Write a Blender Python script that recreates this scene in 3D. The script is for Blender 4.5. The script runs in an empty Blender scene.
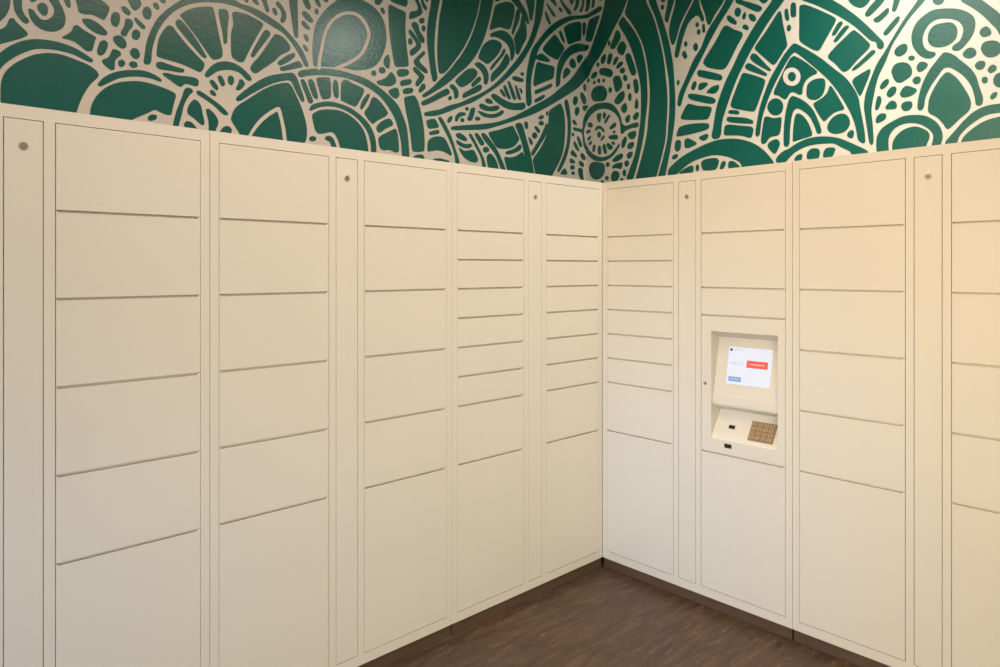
import bpy, bmesh, math, random
from mathutils import Vector, Matrix
random.seed(4)
C = bpy.context.scene.collection
S = bpy.context.scene

# ---------------------------------------------------------------- measures (metres)
# the corner of the two locker fronts on the floor is the origin; the left run
# goes along -X (front at y = 0), the right run along -Y (front at x = 0)
DEPTH = 0.698            # locker fronts stand this far in front of the walls
W = 0.9964               # width of one locker module
TOP, BASE, FLOOR = 1.9975, 0.0655, 0.0165
D_TOP, D_BOT = 1.962, 0.104
ROW = 0.2473
MARG, DOORW, MULL = 0.0281, 0.3970, 0.0269
PANW = W - 2 * (MARG + DOORW + MULL)
CEIL = 3.42
CAM = (-2.8484, -2.2885, 1.5548)

def _s(r, g, b):
    f = lambda c: (c / 255 / 12.92) if c / 255 <= 0.04045 else ((c / 255 + 0.055) / 1.055) ** 2.4
    return (f(r), f(g), f(b))
COL_LOCK = _s(226, 219, 203)
COL_WHITE = _s(213, 206, 194)
COL_GREEN = _s(0, 90, 78)
SPEC_MURAL = 0.72
ROUGH_GREEN = 0.28
FLOOR_ROT = 12
WORLD_COL = (0.55, 0.92, 1.0)
WORLD_STR = 0.27
def LIGHTS():
    # warm ceiling lamps, then added fills without fixtures: soft from behind the camera, two cool, one warm
    area('downlight_lamp', (-0.01, -1.22, 3.38), 0.26, 22.5, (1.0, 0.95, 0.90), spread=160)
    area('ceiling_panel_lamp', (-1.95, -0.95, 3.38), (2.5, 0.8), 38, (1.0, 0.74, 0.61), shape='RECTANGLE', spread=163)
    area('room_fill', (-3.4, -3.6, 1.7), (2.0, 1.6), 26, (1.0, 0.86, 0.66), (math.radians(68), 0, math.radians(-40)), 'RECTANGLE', spread=90)
    area('cool_fill', (-3.7, -0.45, 0.75), (0.8, 0.9), 3.0, (0.10, 0.45, 1.0), (0, math.radians(-86), 0), 'RECTANGLE', spread=45)  # added narrow cool light for the lower doors by the corner
    area('cool_fill', (-3.3, -2.6, 0.7), (0.8, 0.9), 0.9, (0.15, 0.35, 1.0), (math.radians(86), 0, math.radians(-12)), 'RECTANGLE', spread=60)  # added cool light for the lower doors at the left end
    area('warm_fill', (-4.1, -1.2, 1.7), (1.8, 0.9), 14.5, (1.0, 0.72, 0.38), (0, math.radians(-90), math.radians(-10)), 'RECTANGLE', spread=82)  # added warm light towards the right run, no fixture there
EDGE_L, EDGE_R = (3.16416, -0.26804), (3.15356, -0.28323)

# outlines of the painted teal shapes, millimetres along the wall from the locker corner and up from the floor
MURAL_LEFT = """10 2465,2372 2451,2385 2434,2400 2422,2431 2413,2436 2405,2424 2366,2389 2393,2369 2451,2337 2468,2324;10 2468,2506 2425,2518 2422,2497 2425,2469 2434,2442 2451,2417 2468,2402;10 2412,2521 2410,2479 2406,2459 2384,2429 2374,2425 2365,2436 2380,2455 2388,2478 2388,2506 2387,2528;10 2368,2478 2360,2446 2339,2422 2309,2415 2284,2421 2262,2441 2255,2475 2262,2503 2277,2535 2284,2556 2312,2548 2305,2528 2293,2510 2288,2493 2293,2473 2309,2455 2327,2450 2342,2461 2354,2478 2363,2481;11 2341,2494 2333,2508 2321,2511 2312,2503 2310,2487 2316,2469 2324,2469 2335,2479;10 2363,2534 2363,2511 2356,2507 2344,2518 2342,2540;10 2262,2562 2257,2537 2247,2516 2238,2518 2241,2545 2243,2567;10 2227,2571 2220,2551 2210,2508 2197,2505 2168,2510 2144,2504 2128,2497 2107,2552 2134,2569 2161,2589;10 2268,2399 2246,2417 2233,2433 2227,2451 2217,2458 2197,2445 2154,2426 2158,2418 2169,2372 2184,2369 2220,2393 2243,2399;10 2468,2286 2451,2304 2425,2332 2393,2356 2357,2373 2321,2380 2271,2380 2223,2370 2191,2355 2164,2339 2169,2329 2191,2334 2227,2347 2271,2352 2312,2350 2351,2341 2393,2314 2419,2291 2439,2269 2451,2250 2468,2218;10 2446,2093 2448,2137 2448,2177 2445,2212 2434,2242 2416,2267 2393,2289 2354,2317 2309,2334 2265,2337 2214,2326 2181,2317 2154,2300 2144,2285 2174,2247 2194,2210 2210,2170 2220,2135 2230,2104;11 2199,2483 2174,2489 2144,2478 2117,2452 2121,2443 2141,2441 2171,2451 2194,2470;11 2099,2529 2090,2537 2078,2536 2074,2523 2078,2496 2086,2483 2097,2485 2103,2501;11 2068,2562 2059,2568 2044,2560 2036,2547 2041,2539 2053,2542 2064,2551;10 2048,2619 2041,2590 2030,2569 2020,2561 2005,2578 1998,2593 2002,2608 2003,2631;11 1992,2559 1985,2581 1974,2588 1963,2579 1961,2559 1969,2540 1978,2539 1989,2548;11 1952,2607 1941,2612 1932,2598 1937,2586 1948,2590;10 1932,2642 1928,2625 1917,2615 1907,2625 1911,2648;10 2023,2530 2016,2535 1983,2508 1985,2497 1996,2499 2016,2518;10 2053,2521 2037,2525 2027,2514 2030,2497 2044,2476 2052,2456 2062,2453 2069,2459 2067,2471 2060,2484 2055,2501;11 2025,2481 2014,2488 2003,2480 2005,2460 2016,2449 2028,2453 2030,2466;11 2095,2440 2073,2451 2059,2442 2051,2425 2055,2410 2069,2405 2085,2415 2094,2427;11 2139,2413 2124,2421 2116,2414 2121,2386 2133,2366 2146,2363 2150,2372 2145,2396;10 2097,2397 2073,2389 2069,2380 2083,2364 2090,2355 2092,2339 2093,2317 2102,2314 2121,2325 2134,2340 2131,2346 2114,2357 2104,2375;11 2076,2354 2066,2360 2056,2352 2059,2340 2071,2332 2078,2342;11 2039,2353 2027,2361 2014,2358 2011,2347 2018,2340 2032,2339 2040,2345;11 2036,2399 2023,2414 2012,2413 2003,2394 2011,2376 2023,2376 2034,2386;10 1987,2366 1983,2400 1976,2449 1961,2496 1939,2545 1913,2581 1882,2615 1844,2648 1800,2673 1740,2696 1682,2707 1635,2707 1600,2697 1560,2694 1515,2687 1469,2670 1422,2650 1375,2616 1340,2585 1306,2542 1283,2492 1296,2485 1306,2496 1328,2533 1353,2565 1375,2589 1408,2616 1455,2634 1506,2652 1560,2670 1622,2680 1682,2680 1740,2669 1792,2652 1836,2628 1871,2600 1905,2559 1935,2506 1952,2454 1960,2413 1963,2373 1969,2363 1982,2359;10 1939,2401 1939,2425 1928,2480 1909,2516 1896,2533 1882,2532 1871,2519 1832,2477 1792,2440 1752,2407 1769,2368 1800,2377 1852,2390 1928,2398;10 1867,2556 1857,2567 1846,2563 1812,2530 1772,2478 1746,2437 1750,2432 1760,2434 1800,2471 1844,2515 1865,2540;10 1852,2586 1812,2619 1764,2641 1725,2651 1719,2645 1707,2593 1694,2533 1682,2480 1682,2455 1690,2445 1711,2435 1723,2436 1752,2470 1792,2519 1840,2573;10 1696,2648 1682,2653 1665,2654 1656,2644 1660,2570 1662,2514 1673,2508 1677,2545 1690,2605;10 1637,2651 1622,2656 1578,2657 1533,2646 1499,2634 1515,2604 1560,2515 1591,2448 1604,2445 1639,2457 1642,2489 1641,2566 1632,2598 1635,2628;10 1495,2604 1485,2612 1467,2602 1474,2587 1515,2525 1547,2477 1556,2481 1547,2505 1520,2559;10 1437,2602 1403,2592 1372,2560 1379,2543 1422,2513 1446,2486 1506,2434 1538,2407 1560,2421 1551,2443 1515,2490 1474,2556 1446,2598;10 1434,2475 1422,2489 1375,2526 1353,2537 1350,2526 1365,2507 1408,2476 1425,2466;10 1422,2457 1394,2470 1331,2505 1318,2492 1313,2483 1355,2466 1403,2448 1420,2444;10 1754,2359 1740,2384 1715,2412 1690,2427 1656,2435 1622,2431 1587,2414 1558,2389 1553,2381 1562,2370 1578,2377 1604,2398 1639,2404 1673,2399 1702,2387 1727,2366 1744,2352;11 1732,2340 1721,2345 1707,2332 1698,2316 1702,2307 1713,2312 1725,2324;11 1698,2365 1686,2369 1673,2349 1671,2334 1679,2327 1690,2339;11 1654,2371 1641,2378 1632,2365 1637,2344 1645,2339 1655,2350;10 1606,2369 1596,2370 1582,2356 1591,2342 1609,2324 1620,2322 1621,2328 1611,2349;10 1732,2298 1725,2304 1713,2297 1707,2283 1715,2281 1729,2288;10 1941,2375 1924,2380 1898,2376 1852,2369 1836,2368 1838,2357 1848,2354 1890,2353 1928,2352 1941,2357;10 1920,2333 1909,2339 1871,2337 1788,2340 1780,2333 1781,2311 1792,2308 1832,2311 1848,2295 1855,2296 1890,2315;10 2149,2248 2134,2272 2107,2296 2073,2314 2027,2327 1987,2332 1950,2324 1922,2309 1926,2301 1939,2304 1965,2309 2002,2308 2044,2300 2080,2286 2111,2265 2141,2244;10 2173,2097 2173,2139 2168,2169 2151,2206 2121,2242 2086,2265 2044,2280 1994,2288 1950,2284 1898,2273 1867,2262 1873,2237 1881,2203 1886,2176 1898,2173 1924,2179 1947,2189 1965,2176 2002,2153 2030,2135 2052,2107;11 1972,2151 1958,2164 1941,2162 1941,2154 1958,2142 1971,2142;10 1882,2098 1877,2137 1865,2190 1844,2250 1832,2287 1822,2295 1804,2292 1802,2282 1816,2267 1836,2227 1848,2176 1859,2134 1865,2100;10 1794,2253 1780,2244 1770,2229 1764,2201 1756,2165 1758,2152 1768,2153 1796,2175 1822,2190 1822,2204 1812,2231;10 1748,2218 1736,2222 1715,2204 1700,2181 1700,2164 1711,2133 1715,2099 1736,2096 1736,2163 1742,2192;10 1786,2288 1776,2290 1723,2264 1682,2239 1656,2215 1660,2207 1677,2210 1715,2240 1756,2263 1784,2276;10 1836,2145 1824,2159 1808,2155 1788,2135 1784,2111 1812,2116 1832,2133;10 1690,2128 1673,2155 1656,2162 1641,2151 1643,2138 1652,2107 1686,2103;10 1622,2285 1582,2326 1515,2382 1469,2410 1422,2427 1360,2445 1345,2429 1326,2387 1306,2333 1308,2323 1318,2322 1345,2365 1370,2406 1384,2408 1446,2386 1497,2357 1560,2313 1604,2279 1617,2275;10 1645,2193 1624,2242 1560,2296 1501,2342 1446,2374 1384,2393 1370,2384 1345,2342 1321,2296 1301,2239 1293,2194 1298,2147 1306,2133 1306,2100 1582,2068 1604,2133;20 1582,2099 1565,2140 1527,2200 1485,2243 1437,2277 1426,2279 1419,2267 1412,2241 1400,2193 1391,2131 1388,2091 1407,2089 1409,2129 1417,2191 1428,2236 1436,2258 1444,2253 1474,2231 1515,2190 1551,2138 1573,2087;10 1323,2420 1308,2425 1296,2406 1276,2363 1261,2333 1268,2321 1283,2323 1296,2355 1316,2398;10 1286,2426 1268,2434 1256,2418 1238,2356 1240,2346 1253,2349 1271,2378;11 1278,2159 1266,2168 1245,2163 1248,2154 1266,2147 1278,2151;10 1336,2449 1326,2459 1276,2477 1204,2494 1130,2501 1054,2497 975,2488 906,2462 835,2424 786,2386 755,2334 736,2290 724,2220 718,2138 718,2086 758,2082 761,2138 767,2204 783,2263 804,2317 841,2367 888,2412 941,2441 1004,2461 1071,2473 1146,2472 1225,2463 1296,2445 1321,2434 1333,2436;10 1245,2443 1178,2457 1173,2447 1170,2363 1214,2350 1222,2373;10 1152,2449 1141,2453 1133,2440 1128,2374 1144,2365 1154,2389 1157,2422;10 1111,2451 1087,2463 1054,2452 987,2437 992,2417 1021,2363 1037,2343 1054,2346 1103,2359 1114,2362;10 967,2416 955,2416 964,2392 998,2337 1009,2338 998,2372;10 929,2408 894,2389 847,2341 859,2326 918,2290 935,2273 952,2283 987,2319 958,2358 941,2398;10 835,2315 817,2292 823,2281 859,2263 900,2233 915,2246 912,2263 882,2293;10 804,2266 795,2257 786,2212 783,2151 804,2148 841,2157 871,2151 894,2156 903,2197 900,2210 859,2236;10 1278,2291 1266,2312 1225,2331 1178,2343 1119,2341 1065,2331 1015,2308 975,2282 947,2251 926,2209 919,2170 919,2100 944,2098 948,2172 964,2224 992,2260 1026,2289 1071,2311 1119,2323 1173,2324 1225,2312 1256,2297 1273,2287;10 1266,2270 1225,2295 1173,2306 1119,2308 1071,2295 1026,2269 992,2235 973,2188 965,2140 965,2095 1109,2080 1117,2132 1130,2169 1152,2199 1173,2202 1204,2192 1238,2185 1250,2205;10 1201,2169 1183,2180 1162,2179 1149,2157 1141,2134 1141,2105 1157,2113 1173,2154 1191,2161;10 1258,2499 1261,2543 1261,2594 1250,2675 1220,2739 1173,2798 1130,2837 1098,2870 1021,2891 998,2872 941,2857 900,2833 871,2790 859,2732 865,2670 894,2604 929,2562 975,2538 1048,2520 1084,2522 1152,2514 1222,2504 1243,2500;20 1224,2484 1220,2531 1210,2580 1191,2663 1161,2720 1115,2762 1071,2782 1031,2783 995,2760 971,2715 979,2673 1011,2610 1059,2567 1107,2537 1155,2510 1148,2497 1100,2523 1049,2555 996,2602 961,2672 951,2722 979,2773 1021,2800 1071,2798 1124,2775 1174,2727 1207,2665 1227,2579 1238,2530 1241,2482;10 1587,2739 1587,2717 1578,2711 1569,2711 1571,2726 1573,2742;10 1556,2747 1547,2721 1529,2711 1522,2714 1529,2732 1538,2752;10 1513,2759 1501,2726 1488,2695 1479,2689 1474,2702 1483,2727 1492,2764;11 1458,2713 1448,2718 1437,2699 1441,2686 1451,2691;10 1441,2747 1429,2750 1413,2734 1396,2709 1395,2686 1406,2662 1418,2662 1420,2671 1413,2695 1422,2720 1437,2730;10 1379,2799 1375,2746 1365,2685 1353,2619 1345,2607 1338,2613 1338,2691 1340,2782 1338,2810;10 1318,2806 1306,2777 1296,2759 1278,2752 1273,2767 1286,2796 1296,2812;11 1316,2729 1301,2739 1276,2725 1261,2705 1271,2696 1296,2706;10 1316,2692 1306,2692 1276,2669 1281,2659 1296,2662 1316,2678;11 1306,2630 1296,2635 1283,2612 1288,2604 1301,2610;11 1311,2583 1301,2583 1286,2565 1291,2557 1303,2566;10 1256,2823 1245,2793 1227,2777 1221,2785 1230,2806 1240,2827;11 1250,2759 1240,2766 1233,2754 1240,2741 1250,2745;10 1217,2833 1209,2814 1188,2810 1183,2823 1188,2841;10 924,2912 924,2874 906,2871 885,2892 879,2908 882,2923;11 891,2855 879,2863 868,2851 871,2835 882,2837;10 871,2604 856,2627 844,2637 838,2610 841,2569 853,2567 871,2579;11 917,2528 921,2518 931,2513 941,2515 946,2522 941,2532 931,2538 921,2536;11 863,2553 869,2542 882,2536 896,2537 901,2546 896,2557 882,2564 869,2562;10 915,2487 894,2496 859,2515 829,2551 817,2544 801,2521 804,2500 835,2480 882,2476 906,2477;10 847,2452 798,2476 786,2473 780,2443 792,2426 804,2423 829,2432;10 842,2883 835,2890 786,2882 739,2876 743,2810 738,2724 721,2603 774,2590 804,2584 820,2655 835,2738 841,2812;10 835,2940 835,2913 804,2908 736,2907 730,2922 730,2968;10 692,2973 670,2943 660,2922 667,2902 711,2885 718,2845 647,2886 631,2903 654,2952 679,2977;10 647,2991 641,2966 628,2933 608,2917 602,2934 628,2964 631,2995;10 615,2994 611,2969 598,2968 595,2999;11 654,2850 641,2869 621,2871 624,2852 644,2844;11 613,2823 616,2812 624,2805 633,2808 636,2817 633,2829 624,2835 616,2833;10 705,2825 683,2839 660,2835 654,2805 618,2766 624,2741 647,2749 686,2798;10 718,2793 705,2791 641,2735 644,2716 699,2662 711,2662 711,2683 673,2717 673,2733 718,2775;11 697,2735 701,2723 710,2716 719,2719 723,2730 719,2742 710,2749 701,2746;10 689,2636 621,2703 615,2689 655,2650 650,2636 608,2610 598,2593 611,2588 679,2617;10 692,2601 679,2605 621,2570 621,2560 663,2510 676,2510 673,2529 650,2560 689,2586;10 631,2526 615,2527 615,2508 647,2479 657,2482 650,2499;10 792,2564 777,2574 724,2582 718,2568 730,2555 780,2539 791,2546;10 771,2514 749,2524 708,2536 702,2527 711,2513 767,2493 772,2501;10 758,2467 743,2481 699,2492 691,2484 702,2469 749,2454;10 749,2435 683,2457 663,2429 647,2387 631,2326 621,2254 621,2174 695,2163 705,2232 718,2298 736,2368;11 689,2133 673,2145 638,2152 624,2145 623,2132 679,2126;10 608,2337 548,2354 525,2320 528,2313 595,2297;10 588,2277 528,2296 518,2291 525,2281 585,2265;10 598,2175 595,2225 575,2246 528,2262 487,2258 460,2226 435,2180 439,2171 487,2187 535,2190 582,2179;10 568,2136 515,2145 449,2137 460,2132 515,2132;10 528,2364 515,2369 501,2361 446,2287 414,2220 382,2142 381,2109 404,2106 414,2177 453,2259;10 467,2350 453,2376 430,2388 432,2371 453,2347;10 412,2363 404,2392 375,2415 339,2418 336,2408 368,2397 389,2380 397,2363;11 346,2377 350,2369 359,2365 369,2367 372,2373 369,2381 359,2385 350,2384;10 325,2381 310,2411 295,2447 277,2458 266,2452 277,2416 292,2383;11 228,2403 233,2396 247,2391 261,2392 267,2397 261,2404 247,2409 233,2408;10 247,2443 228,2443 160,2437 98,2452 58,2475 42,2472 62,2452 113,2428 160,2420 213,2423;10 236,2479 217,2488 160,2480 90,2497 78,2490 98,2472 175,2457 228,2463;10 191,2515 175,2524 145,2522 129,2508 145,2502 183,2502;11 314,2445 318,2438 326,2435 334,2436 338,2442 334,2448 326,2452 318,2451;10 435,2326 375,2341 266,2362 183,2379 90,2403 -47,2459 -217,2549 -351,2624 -444,2692 -539,2763 -607,2834 -667,2905 -698,2938 -698,2800 -607,2724 -491,2653 -351,2573 -261,2525 -174,2484 -47,2435 74,2389 191,2350 303,2331 432,2314 442,2318;10 618,2376 575,2391 515,2409 453,2439 375,2468 303,2505 206,2555 129,2608 42,2685 -31,2761 -89,2827 -157,2922 -209,3043 -226,3158 -237,3234 -306,3252 -295,3206 -279,3122 -244,3027 -209,2946 -165,2876 -97,2784 -6,2695 74,2627 152,2572 281,2491 375,2448 480,2399 548,2373 615,2362 620,2367;10 572,3016 575,2957 588,2900 600,2818 598,2739 587,2662 572,2585 563,2554 550,2554 535,2576 542,2617 550,2669 555,2722 552,2803 542,2885 521,2987 515,3032;10 494,3037 498,2988 515,2919 528,2808 532,2727 528,2647 521,2611 515,2604 487,2614 418,2691 354,2776 303,2865 266,2952 240,3038 228,3109;10 631,2468 575,2510 521,2562 446,2636 397,2695 375,2719 303,2832 251,2956 225,3047 217,3112 121,3137 129,3101 160,2978 206,2853 266,2750 325,2682 397,2621 460,2565 542,2508 621,2460 634,2460;10 641,2419 634,2431 582,2461 501,2512 467,2529 449,2521 453,2507 501,2480 568,2442 628,2415;10 446,2554 425,2561 397,2541 388,2515 397,2492 414,2484 416,2510 425,2531 446,2541;10 460,2481 446,2494 433,2491 439,2477 453,2469;10 411,2580 375,2617 317,2664 273,2676 247,2663 258,2639 303,2594 361,2560 375,2559;10 357,2498 354,2518 303,2552 228,2596 213,2588 228,2565 303,2524;10 295,2579 288,2591 236,2640 221,2634 228,2619 284,2573;10 270,2704 243,2718 198,2707 171,2678 166,2639 179,2605 198,2605 202,2649 225,2679 258,2695;10 148,2628 141,2667 74,2737 26,2811 10,2809 -2,2782 18,2743 74,2685 129,2637;10 243,2743 206,2819 160,2858 121,2872 66,2867 62,2848 98,2791 152,2739 175,2723 213,2735;10 152,2699 129,2732 74,2790 46,2836 32,2836 38,2815 98,2747 145,2695;10 152,2897 113,2920 50,2941 2,2931 -31,2900 -43,2838 -23,2783 -13,2784 -6,2842 18,2872 66,2890 113,2894 148,2886;10 156,2922 129,3014 109,3071 58,3102 2,3120 -39,3115 -39,3068 -23,3011 -6,2966 34,2959 74,2960 121,2939;10 -19,2945 -39,3009 -64,3098 -89,3098 -81,3043 -56,2989 -27,2935;10 -39,2914 -89,3003 -106,3073 -123,3053 -140,3003 -140,2949 -106,2887 -72,2832 -56,2829 -47,2892;10 -47,3183 -89,3146 -140,3099 -165,3036 -153,3030 -123,3059 -81,3102 -31,3131 10,3167;10 -123,3203 -157,3128 -174,3059 -187,3060 -204,3128 -213,3227;10 121,3137 113,3099 74,3112 74,3150;10 -23,2680 -35,2691 -114,2691 -119,2679 -89,2671 -31,2673;11 -120,2722 -116,2715 -106,2711 -96,2712 -92,2717 -96,2723 -106,2728 -116,2727;10 78,2589 62,2600 30,2565 42,2557;10 50,2620 30,2626 -11,2557 -2,2550 18,2561;10 14,2653 -2,2656 -56,2567 -47,2555 -31,2557;10 -46,2640 -60,2639 -96,2568 -85,2560 -72,2567;10 -82,2628 -96,2631 -110,2609 -99,2602;10 145,2551 121,2560 42,2539 -31,2531 -123,2549 -135,2536 -123,2515 -23,2494 34,2497 90,2514 137,2538;10 -209,2666 -204,2677 -217,2753 -235,2817 -306,2816 -392,2818 -379,2746 -279,2700;10 -213,2636 -279,2666 -365,2709 -369,2692 -306,2659 -217,2619;10 -213,2581 -297,2627 -306,2622 -279,2598 -213,2566;11 -333,2517 -330,2508 -324,2504 -318,2506 -315,2515 -318,2524 -324,2528 -330,2526;10 -144,2552 -140,2660 -148,2740 -165,2809 -191,2881 -261,2967 -351,3059 -444,3125 -539,3171 -677,3211 -698,3222 -698,3200 -697,3200 -568,3159 -462,3101 -342,3007 -252,2907 -213,2813 -191,2748 -178,2667 -183,2558 -165,2537 -153,2538;10 -406,2701 -411,2778 -425,2843 -462,2908 -539,2978 -617,3012 -698,3022 -698,2987 -697,2986 -617,2963 -539,2921 -481,2855 -448,2785 -439,2720 -416,2697;10 -284,2907 -315,2945 -397,3023 -444,2986 -486,2954 -453,2912 -420,2868 -351,2878 -297,2895;10 -217,2838 -261,2872 -288,2874 -351,2850 -342,2842 -244,2834;10 -430,3049 -453,3059 -481,3007 -486,2989 -467,2998;10 -477,3082 -539,3123 -642,3160 -647,3103 -642,3043 -587,3021 -519,2987 -505,3025;10 -662,3159 -697,3166 -692,3126 -677,3080 -665,3081;10 -698,3052 -692,3054 -698,3077;10 -472,2757 -477,2803 -505,2837 -544,2825 -529,2803;10 -529,2871 -553,2901 -582,2901 -597,2865 -573,2844 -544,2851;10 -602,2924 -637,2944 -667,2944 -647,2914 -622,2886 -612,2900;10 -306,3144 -319,3141 -356,3082 -347,3073 -328,3088 -310,3117;10 -315,3196 -333,3191 -402,3143 -388,3130 -360,3148;10 -337,3248 -360,3223 -411,3202 -406,3217 -379,3259;10 -425,3196 -444,3204 -467,3188 -453,3177;10 -434,3274 -481,3236 -548,3202 -548,3188 -524,3182 -472,3221 -425,3272;10 -519,3297 -539,3264 -553,3248 -573,3285 -578,3313;10 -597,3318 -592,3258 -573,3224 -582,3217 -612,3250 -627,3300 -627,3326;10 -657,3334 -657,3275 -632,3229 -637,3221 -662,3250 -677,3339;10 -698,3266 -687,3247 -698,3243;10 168,2330 74,2360 -31,2398 -56,2359 -81,2333 -72,2314 -23,2272 98,2257 129,2286;10 26,2237 -39,2262 -89,2295 -102,2288 -89,2265 -31,2238 18,2226 30,2230;10 42,2206 -6,2206 -64,2224 -110,2253 -135,2196 -165,2096 -6,2082;10 -47,2409 -89,2422 -106,2414 -140,2334 -174,2254 -209,2124 -217,2088 -165,2084 -140,2178 -106,2306;10 -123,2431 -140,2440 -155,2430 -153,2399 -135,2397;10 -157,2352 -191,2329 -196,2311 -178,2303 -170,2323;11 -234,2368 -228,2355 -213,2348 -198,2351 -192,2362 -198,2375 -213,2382 -228,2379;10 -209,2416 -226,2422 -257,2405 -257,2386 -239,2390;11 -295,2452 -288,2443 -272,2437 -256,2438 -249,2445 -256,2454 -272,2460 -288,2459;10 -248,2480 -279,2497 -297,2493 -279,2478 -252,2471;10 -191,2238 -183,2255 -209,2288 -261,2356 -301,2423 -315,2450 -328,2452 -324,2414 -297,2361 -252,2306 -209,2252;10 -342,2534 -448,2598 -473,2561 -486,2499 -487,2404 -471,2307 -433,2227 -373,2145 -351,2106 -226,2095 -217,2149 -196,2214 -279,2309 -319,2382 -335,2446;10 -487,2614 -496,2628 -510,2632 -522,2607 -534,2564 -543,2495 -543,2424 -531,2346 -495,2252 -433,2167 -417,2165 -478,2276 -508,2356 -517,2440 -515,2503 -501,2559;10 407,2290 382,2300 346,2289 325,2273 332,2265 368,2267 397,2277;10 404,2260 382,2254 339,2243 295,2251 290,2241 310,2228 361,2227 397,2244;10 389,2221 346,2206 277,2220 258,2194 243,2167 258,2154 303,2155 346,2173;10 314,2305 295,2307 236,2230 198,2172 183,2122 206,2114 221,2181 273,2254;10 270,2311 251,2318 228,2299 198,2269 206,2255 225,2254 251,2285;11 161,2235 168,2224 185,2218 201,2220 207,2230 201,2240 185,2247 168,2244;10 179,2191 160,2213 137,2207 106,2176 82,2115 152,2108 171,2152;10 221,2314 206,2325 183,2316 90,2230 22,2115 34,2090 66,2134 113,2216 191,2281;10 -672,2759 -692,2766 -697,2727 -682,2717 -669,2735;10 -637,2690 -657,2707 -692,2674 -695,2635 -672,2628 -652,2654;11 -568,2634 -582,2663 -607,2663 -609,2637 -587,2611 -573,2615;11 -587,2569 -597,2596 -622,2597 -627,2578 -602,2545 -589,2553;10 -659,2612 -698,2624 -698,2601 -683,2586 -669,2593;10 -559,2505 -579,2514 -603,2493 -600,2483 -569,2490;10 -652,2462 -666,2473 -666,2505 -684,2554 -698,2571 -698,2511 -684,2485 -673,2451 -680,2406 -688,2378 -698,2367 -698,2327 -672,2363 -663,2418 -656,2444 -607,2447 -569,2449 -573,2463 -621,2462;11 -578,2419 -574,2412 -566,2408 -558,2410 -554,2416 -558,2423 -566,2427 -574,2425;10 -605,2406 -622,2412 -657,2361 -642,2343 -627,2357;10 -570,2363 -582,2378 -622,2331 -627,2315 -597,2328;10 -544,2302 -563,2317 -602,2290 -602,2273 -548,2287;10 -534,2250 -544,2261 -587,2246 -578,2234 -539,2234;10 -539,2206 -553,2217 -585,2213 -573,2196 -544,2193;10 -544,2168 -568,2178 -587,2172 -573,2159;10 -637,2293 -657,2309 -692,2286 -687,2266 -657,2270;10 -622,2233 -632,2257 -677,2239 -667,2218;10 -617,2194 -627,2208 -662,2205 -662,2172 -672,2134 -647,2132 -627,2162;10 -444,2152 -481,2187 -496,2185 -515,2158"""
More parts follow.
